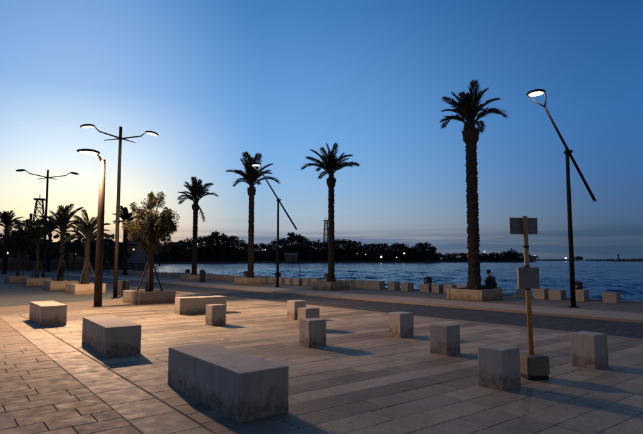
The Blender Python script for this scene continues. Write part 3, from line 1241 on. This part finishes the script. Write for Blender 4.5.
js, es = grow([0, 1, 2, 3, 4, 8, 9, 10, 12, 13, 14], E_, 1.12, .018)
js[0] = ((-.01, 0, .06), (.175, .195))
skin_mesh('jacket', js, es, M['cloth_dark'], per)
js, es = grow([0, 16, 17, 18, 19, 21, 22, 23, 24], E_, 1.08, .016)
skin_mesh('trousers', js, es, M['cloth_jeans'], per)
for sgn, x0 in ((.13, .47), (-.11, .45)):
    b = MB()
    b.lathe([(.03, -.06), (.052, -.055), (.055, -.02), (.045, .02), (.02, .045)], 10, (x0 + .06, sgn, -.365), None, (2.3, .9))
    b.build('shoe', M['shoe'], per, True)
b = MB()
b.lathe([(.04, -.055), (.092, -.03), (.10, .03), (.085, .085), (.045, .115), (.01, .12)], 12, (.185, 0, .735), Matrix.Rotation(R(8), 3, 'Y'))
b.build('hair', M['hair'], per, True)
b = MB()
b.lathe([(.006, -.012), (.017, -.006), (.014, .012), (.004, .035)], 8, (.305, 0, .70), None)
b.build('nose', M['skin'], per, True)
for sgn in (-1, 1):
    for i in range(4):
        b = MB()
        y = sgn * (.045 - .0 * i)
        z0 = .235 + i * .018
        b.tube([(.40, sgn * .06, z0), (.43, sgn * .052, z0 + .004), (.445, sgn * .03, z0 + .006), (.44, sgn * .012, z0 + .008)], [.010, .009, .008, .007], 6)
        b.build('finger', M['skin'], per, True)
    b = MB()
    b.tube([(.385, sgn * .045, .27), (.40, sgn * .03, .30), (.42, sgn * .02, .315)], [.011, .010, .008], 6)
    b.build('thumb', M['skin'], per, True)
pm = per.matrix_basis.copy()
ph = MB()
ph.box((0, 0, 0), (.009, .072, .145))
phone = ph.build('phone', M['bin_black'])
tag(phone, 'dark phone held in the hands of the seated person', 'phone')
phone.matrix_world = Matrix.Translation(per.location) @ Matrix.Rotation(R(120), 4, 'Z') @ Matrix.Scale(.86, 4) @ Matrix.Translation((.425, 0, .285)) @ Matrix.Rotation(R(-25), 4, 'Y')

# ================================================================== left background: buildings, fence, trees
def px(x, d):
    """world x of something d metres ahead at bearing column x (used once to lay the far places out)"""
    return (x - 321.5) / 510 * d


bt = thing('low_building', 'long low pale building with flat roof and row of small windows', 'building', (-44, 92, -.034), R(6))
b = MB()
b.box((0, 0, 2.15), (22, 9, 4.3))
b.build('wall', M['wall_pale'], bt)
b = MB()
b.box((0, -.3, 4.42), (23, 10.4, .22))
b.build('roof', M['roof_edge'], bt)
for i in range(9):
    if i in (6,):
        continue
    b = MB()
    b.box((-9.2 + i * 2.2, -4.51, 3.35), (1.2, .08, .75))
    wn = b.build('window', M['window'], bt)
    b = MB()
    for x in (-.62, .62):
        b.box((-9.2 + i * 2.2 + x, -4.55, 3.35), (.07, .1, .85))
    b.box((-9.2 + i * 2.2, -4.56, 2.93), (1.4, .16, .07))
    b.build('frame', M['roof_edge'], wn)
b = MB()
b.box((4.2, -4.52, 1.1), (1.3, .08, 2.2))
b.build('door', M['window'], bt)
for x, mk in ((-9.6, 'far_white'), (1.5, 'far_white')):
    b = MB()
    b.lathe([(.05, -.12), (.18, -.08), (.18, .08), (.05, .12)], 10, (x, -4.75, 2.6))
    b.build('wall_light', M[mk], bt)
bt2 = thing('grey_building', 'grey two storey building behind the fence at the plaza end', 'building', (-62, 100, -.034), R(8))
b = MB()
b.box((0, 0, 2.7), (13, 9, 5.4))
b.build('wall', M['wall_grey'], bt2)
b = MB()
b.box((0, 0, 5.5), (13.6, 9.6, .2))
b.build('roof', M['roof_edge'], bt2)
for i in range(4):
    for z in (1.5, 4.1):
        b = MB()
        b.box((-4.6 + i * 3.0, -4.52, z), (1.3, .1, 1.2))
        wn = b.build('window', M['window'], bt2)
        b = MB()
        b.box((-4.6 + i * 3.0, -4.57, z - .66), (1.5, .16, .08))
        b.build('sill', M['roof_edge'], wn)
b = MB()
b.lathe([(.05, -.14), (.2, -.08), (.2, .08), (.05, .14)], 10, (3.0, -4.75, 2.9))
b.build('wall_light', M['far_white'], bt2)
bt3 = thing('tan_tower', 'plain tan tower rising behind the bushy staked tree', 'building', (px(134, 118), 118, -.034), R(4))
b = MB()
b.box((0, 0, 4.9), (3.8, 3.8, 9.8))
b.build('wall', M['wall_tan'], bt3)
b = MB()
b.box((0, 0, 9.9), (4.1, 4.1, .25))
b.build('roof', M['roof_edge'], bt3)
for z in (4.4, 7.4):
    b = MB()
    b.box((-.2, -1.92, z), (.8, .1, 1.1))
    b.build('window', M['window'], bt3)

# timber fence at the plaza end
ft = thing('timber_fence', 'long dark timber rail fence at the far end of the plaza', 'fence', (-40, 70, -.034), R(3))
for i in range(17):
    b = MB()
    b.box((0, 0, .55), (.13, .13, 1.15))
    o = b.build('post', M['timber'], ft)
    o.location = (-16 + i * 2.0, 0, 0)
for z in (.32, .66, 1.0):
    b = MB()
    b.box((0, -.09, z), (32.2, .05, .17))
    b.build('rail', M['timber'], ft)

TR = 'dark trees at the plaza end'
for i, (x, d, th, cz, rr, rz_, n, lab) in enumerate((
        (20, 76, 2.6, 4.6, 2.1, 1.7, 1800, 'rounded dark tree by the grey building'),
        (31, 80, 2.6, 4.9, 1.9, 1.6, 1600, 'dark round tree in front of the grey building corner'),
        (75, 78, 3.6, 4.7, 4.2, .9, 2600, 'broad umbrella shaped dark tree above the low roof'),
        (-2, 70, 2.4, 3.6, 2.6, 1.6, 1800, 'dark spreading tree by the far left end of the fence'),
        (113, 62, 1.2, 2.4, 1.9, 1.5, 2400, 'dense dark bushy tree right of the low building'),
        (122, 66, 1.2, 2.2, 1.8, 1.5, 2200, 'dark shrub like tree at the water corner'),
        (103, 74, 2.2, 3.9, 2.3, 1.3, 1800, 'dark tree behind the thick lamp post'),
        (48, 84, 2.2, 3.4, 2.6, 1.5, 1800, 'low dark tree in front of the low building wall'),
        (90, 82, 1.6, 3.0, 2.4, 1.5, 1800, 'low dark bush in front of the lit wall lamp'),
        (8, 84, 2.4, 3.6, 2.8, 1.7, 1800, 'dark tree in front of the grey building windows'),
        (62, 79, 2.0, 3.2, 2.2, 1.6, 1800, 'dark bushy tree between the low building windows'),
        (98, 90, 2.6, 5.0, 2.6, 1.6, 1800, 'taller dark tree at the end of the low building'),
        (40, 74, 1.6, 2.6, 2.0, 1.2, 1500, 'low dark shrub like tree behind the fence by the lit wall'),
        (140, 100, 2.5, 4.2, 3.0, 2.0, 2000, 'dark tree on the shore behind the bushy tree'),
        (160, 120, 2.6, 4.6, 4.2, 2.2, 2200, 'dark tree on the shore beside the tan tower'))):
    staked_tree(lab, (px(x, d), d, -.034), th, (0, 0, cz), (rr, rr, rz_), 100 + i, n, None, .17, False, i * .7, .16, TR, .85, 24, 'leaf_dark')
# hedge under the fence
b = MB()
r = random.Random(4)
for i in range(46):
    leaf_blob(b, (-58 + i * .78 + r.uniform(-.2, .2), 72.6 + r.uniform(-.3, .3), .55 + r.uniform(-.15, .25)), .75, 90, .10, r, .85)
tag(b.build('hedge', M['leaf_dark']), 'low dark hedge behind the timber fence', 'hedge')
FP = 'distant palms behind the plaza'
palm('distant palm with bare trunk at the far left of the plaza', (px(6, 58), 58, -.034), 5.1, .19, 1.9, 26, 71, FP)
palm('distant palm beside the lit twin lamp pole', (px(126, 50), 50, -.034), 4.9, .19, 1.75, 26, 73, FP)
palm('distant palm behind the young palms and the lattice tower', (px(50, 66), 66, -.034), 5.0, .19, 1.9, 24, 74, FP)

# lattice towers
def lattice(label, base, h, w0, w1, levels, th, rz=0.0, platform=True):
    t = thing('lattice_tower', label, 'tower', base, rz)
    c4 = ((-1, -1), (1, -1), (1, 1), (-1, 1))

    def cn(i, f):
        w_ = (w0 + (w1 - w0) * f) / 2
        return Vector((c4[i % 4][0] * w_, c4[i % 4][1] * w_, f * h))
    for i in range(4):
        b = MB()
        b.tube([cn(i, 0), cn(i, 1)], th, 5)
        b.build('leg', M['lattice'], t)
    for i in range(4):
        b = MB()
        for l in range(levels):
            f0, f1 = l / levels, (l + 1) / levels
            b.tube([cn(i, f0), cn(i + 1, f1)], th * .6, 4)
            b.tube([cn(i + 1, f0), cn(i, f1)], th * .6, 4)
            b.tube([cn(i, f1), cn(i + 1, f1)], th * .6, 4)
        b.build('bracing', M['lattice'], t)
    if platform:
        b = MB()
        b.box((0, 0, h + .1), (w1 * 1.9, w1 * 1.9, h * .02))
        b.build('platform', M['lattice'], t)
        b = MB()
        b.tube([(0, 0, h), (0, 0, h * 1.08)], th, 5)
        b.build('mast', M['lattice'], t)


lattice('lattice tower with top platform behind the buildings', (px(38, 150), 150, -.034), 19.2, 5.2, 1.5, 8, .13, R(20))
lattice('slender lattice mast standing above the far wood', (px(326, 440), 440, 0), 35, 5.0, 2.2, 7, .24, R(15))
t = thing('chimney_pipe', 'thin dark chimney pipe beside the lattice tower', 'chimney', (px(30, 140), 140, -.034))
b = MB()
b.tube([(0, 0, 0), (0, 0, 13.0), (0, 0, 13.1), (0, 0, 14.2)], [.3, .3, .36, .36], 8)
b.build('pipe', M['lattice'], t)

# ================================================================== the far shore
def profile(x):
    P = [(120, 246), (170, 241), (190, 239), (205, 235), (216, 231), (235, 236), (246, 242), (256, 243), (270, 241), (285, 235), (295, 231.5), (310, 238), (320, 240),
         (345, 239), (365, 243), (375, 241), (390, 244), (400, 242), (410, 246), (420, 241), (428, 242), (436, 249), (445, 252), (460, 251.5), (480, 253)]
    for (a, b), (c, d) in zip(P, P[1:]):
        if a <= x <= c:
            return b + (d - b) * (x - a) / (c - a)
    return P[-1][1]


b = MB()
r = random.Random(77)
x = 118.0
while x < 438:
    d = 300 + 110 * min(1, max(0, (x - 140) / 120)) + r.uniform(0, 25)
    top = (259.5 - profile(x)) / 510 * d + 1.55 + r.uniform(-2.2, 1.0)
    cx = px(x, d)
    rad = r.uniform(3.0, 5.2)
    hh = top
    # crown lobes stacked from the ground up
    z = 1.0
    while z < hh - rad * .7:
        leaf_blob(b, (cx + r.uniform(-1.5, 1.5), d + r.uniform(-4, 4), z), rad, 26, 1.2, r, .8)
        z += rad * .75
    for q in range(4):
        leaf_blob(b, (cx + r.uniform(-2.5, 2.5), d + r.uniform(-3, 3), hh - rad * .65 + r.uniform(-1.6, .6)), rad * .55, 42, .62, r, .75)
    x += r.uniform(1.5, 3.2)
tag(b.build('far_wood', M['wood_far']), 'dark continuous wood along the far shore', 'wood', kind='stuff')
# low rise under the wood, so that no light shows through its foot
b = MB()
prev = None
vs, fs = [], []
for i, x in enumerate(range(110, 445, 6)):
    d = 315 + 110 * min(1, max(0, (x - 140) / 120))
    hh = ((259.5 - profile(x)) / 510 * d + 1.55) * .58
    c = px(x, d)
    vs += [(px(x, d - 3), d - 3, -.3), (px(x, d + 14), d + 14, max(hh, .5)), (px(x, d + 60), d + 60, -.3)]
    if i:
        o = 3 * (i - 1)
        fs += [(o, o + 3, o + 4, o + 1), (o + 1, o + 4, o + 5, o + 2)]
b.add(vs, fs)
tag(b.build('far_hill', stone('far_earth', (.030, .032, .024), .3, .95), None, True), kind='structure')


def islet(name, x0, x1, d, hfun, seed, wooded=True):
    r_ = random.Random(seed)
    m = MB()
    vs, fs = [], []
    n = 24
    for i in range(n + 1):
        x = x0 + (x1 - x0) * i / n
        e = math.sin(math.pi * i / n) ** .4
        h = hfun(x) * .55 * e
        vs += [(px(x, d), d - 10, WZ - .2), (px(x, d), d + 8, max(h, .1) + WZ), (px(x, d), d + 60, WZ - .2)]
        if i:
            o = 3 * (i - 1)
            fs += [(o, o + 3, o + 4, o + 1), (o + 1, o + 4, o + 5, o + 2)]
    m.add(vs, fs)
    tag(m.build(name, M['far_earth']), kind='structure')
    if wooded:
        m = MB()
        x = x0 + 1
        while x < x1 - 1:
            h = hfun(x)
            for q in range(5):
                leaf_blob(m, (px(x, d) + r_.uniform(-3, 3), d + r_.uniform(-4, 6), h * r_.uniform(.35, .82) + WZ), max(h * .22, .9), 30, max(h * .07, .5), r_, .8)
            x += r_.uniform(1.2, 2.4)
        tag(m.build('far_wood', M['wood_far']), 'dark low wood on the islet ' + ('beyond the shaggy palm' if x0 < 500 else 'near the horizon right of the tall lamp'), 'wood', kind='stuff')


M['far_earth'] = bpy.data.materials['far_earth']


def h1(x):
    top = 252.0 - 4.2 * math.exp(-((x - 512) / 6) ** 2) + 2.5 * max(0, (x - 522) / 10)
    return max(.6, (262 - top) / 510 * 520)


islet('islet', 434, 538, 520, h1, 5)
islet('islet', 528, 580, 1100, lambda x: 3.8, 6)
islet('headland', 584, 760, 900, lambda x: 3.2 + 3.0 * min(1, max(0, (x - 600) / 60)), 7)
# pale mole in front of the headland
t = thing('breakwater', 'long pale low breakwater in front of the headland', 'breakwater', (px(655, 640), 640, WZ), R(2))
b = MB()
b.box((0, 0, .8), (110, 5, 1.7))
b.build('wall', M['kerb'], t)
b = MB()
b.box((0, -2.0, 1.85), (110, .8, .4))
b.build('parapet', M['kerb'], t)
t = thing('beacon', 'small dark beacon tower on the headland', 'beacon', (px(616, 890), 885, WZ))
b = MB()
b.lathe([(1.6, 0), (1.4, 3), (1.0, 9.0), (1.6, 9.2), (1.6, 9.8), (.9, 10), (.9, 12), (.2, 13.2)], 10)
b.build('shaft', M['lattice'], t)
b = MB()
b.tube([(0, 0, 13), (0, 0, 15)], .25, 5)
b.build('mast', M['lattice'], t)
t = thing('pavilion', 'small building with a low roof standing at the water horizon', 'building', (px(577.5, 1000), 1000, WZ))
b = MB()
b.box((0, 0, 3.6), (14, 8, 5.4))
b.build('wall', M['wall_pale'], t)
b = MB()
b.lathe([(11, 6.2), (11.2, 6.6), (5, 8.4), (1, 9.2)], 4, (0, 0, 0), Matrix.Rotation(R(45), 3, 'Z'))
b.build('roof', M['lattice'], t)
t = thing('shore_house', 'small pale boathouse at the foot of the far wood', 'house', (px(291, 372), 372, -.1), R(4))
b = MB()
b.box((0, 0, 2.6), (9.5, 5, 5.2))
b.build('wall', M['wall_grey'], t)
b = MB()
b.add([(-5, -2.8, 5.2), (5, -2.8, 5.2), (5, 2.8, 5.2), (-5, 2.8, 5.2), (-5, 0, 6.3), (5, 0, 6.3)], [(0, 1, 5, 4), (3, 4, 5, 2), (0, 4, 3), (1, 2, 5), (3, 2, 1, 0)])
b.build('roof', M['roof_edge'], t)
b = MB()
b.box((1.5, -2.53, 1.6), (2.2, .1, 3.0))
b.build('door', M['window'], t)

# far shore lamps
LG = 'lit lamps on the far shore'
for (x, y, d, rad, mk, lab) in (
        (197, 244.5, 285, .8, 'far_warm', 'far orange lamp beside the dead frond palm trunk'),
        (265.5, 250, 372, .55, 'far_warm', 'faint far orange lamp between palm and tilted lamp'),
        (357, 254, 380, .35, 'far_warm', 'faint far lamp in the wood above the brightest cluster'),
        (365.5, 254.5, 380, .55, 'far_warm', 'far orange lamp next to the brightest white one'),
        (381, 257, 384, 1.15, 'far_white', 'brightest far white lamp at the foot of the wood'),
        (396.5, 257.5, 388, .6, 'far_warm', 'dim far lamp low by the water under the wood'),
        (404, 253.5, 390, .95, 'far_warm', 'far bright orange lamp at the wood edge'),
        (484, 252, 505, .6, 'far_white', 'tiny far white lamp beside the shaggy palm trunk'),
        (534, 255.5, 900, 1.2, 'far_white', 'tiny far white lamp right of the sign post'),
        (565, 258, 1000, 2.4, 'far_white', 'bright white lamp on the water horizon beside the pavilion'),
        (8, 253, 78, .24, 'far_warm', 'warm lamp shining by the fence at the far left'),
        (126, 249, 64, .14, 'far_warm', 'small warm lamp among the dark shrubs'),
        (134, 249.5, 68, .16, 'far_warm', 'warm lamp in front of the tan tower')):
    zz = 1.55 + (259.5 - y) / 510 * d
    rad *= .68
    d2 = d - 6 if d > 100 else d
    zb = -.03 if d < 500 else WZ
    t = thing('far_lamp', lab, 'lamp', (px(x, d2), d2, zb), 0, LG)
    b = MB()
    b.tube([(0, 0, 0), (0, 0, zz - zb)], rad * .16, 6)
    b.build('pole', M['dark_metal'], t)
    b = MB()
    b.lathe([(rad * .3, -rad * .9), (rad * .8, -rad * .5), (rad, 0), (rad * .8, rad * .5), (rad * .3, rad * .9)], 10, (0, 0, zz - zb))
    b.build('globe', M[mk], t)
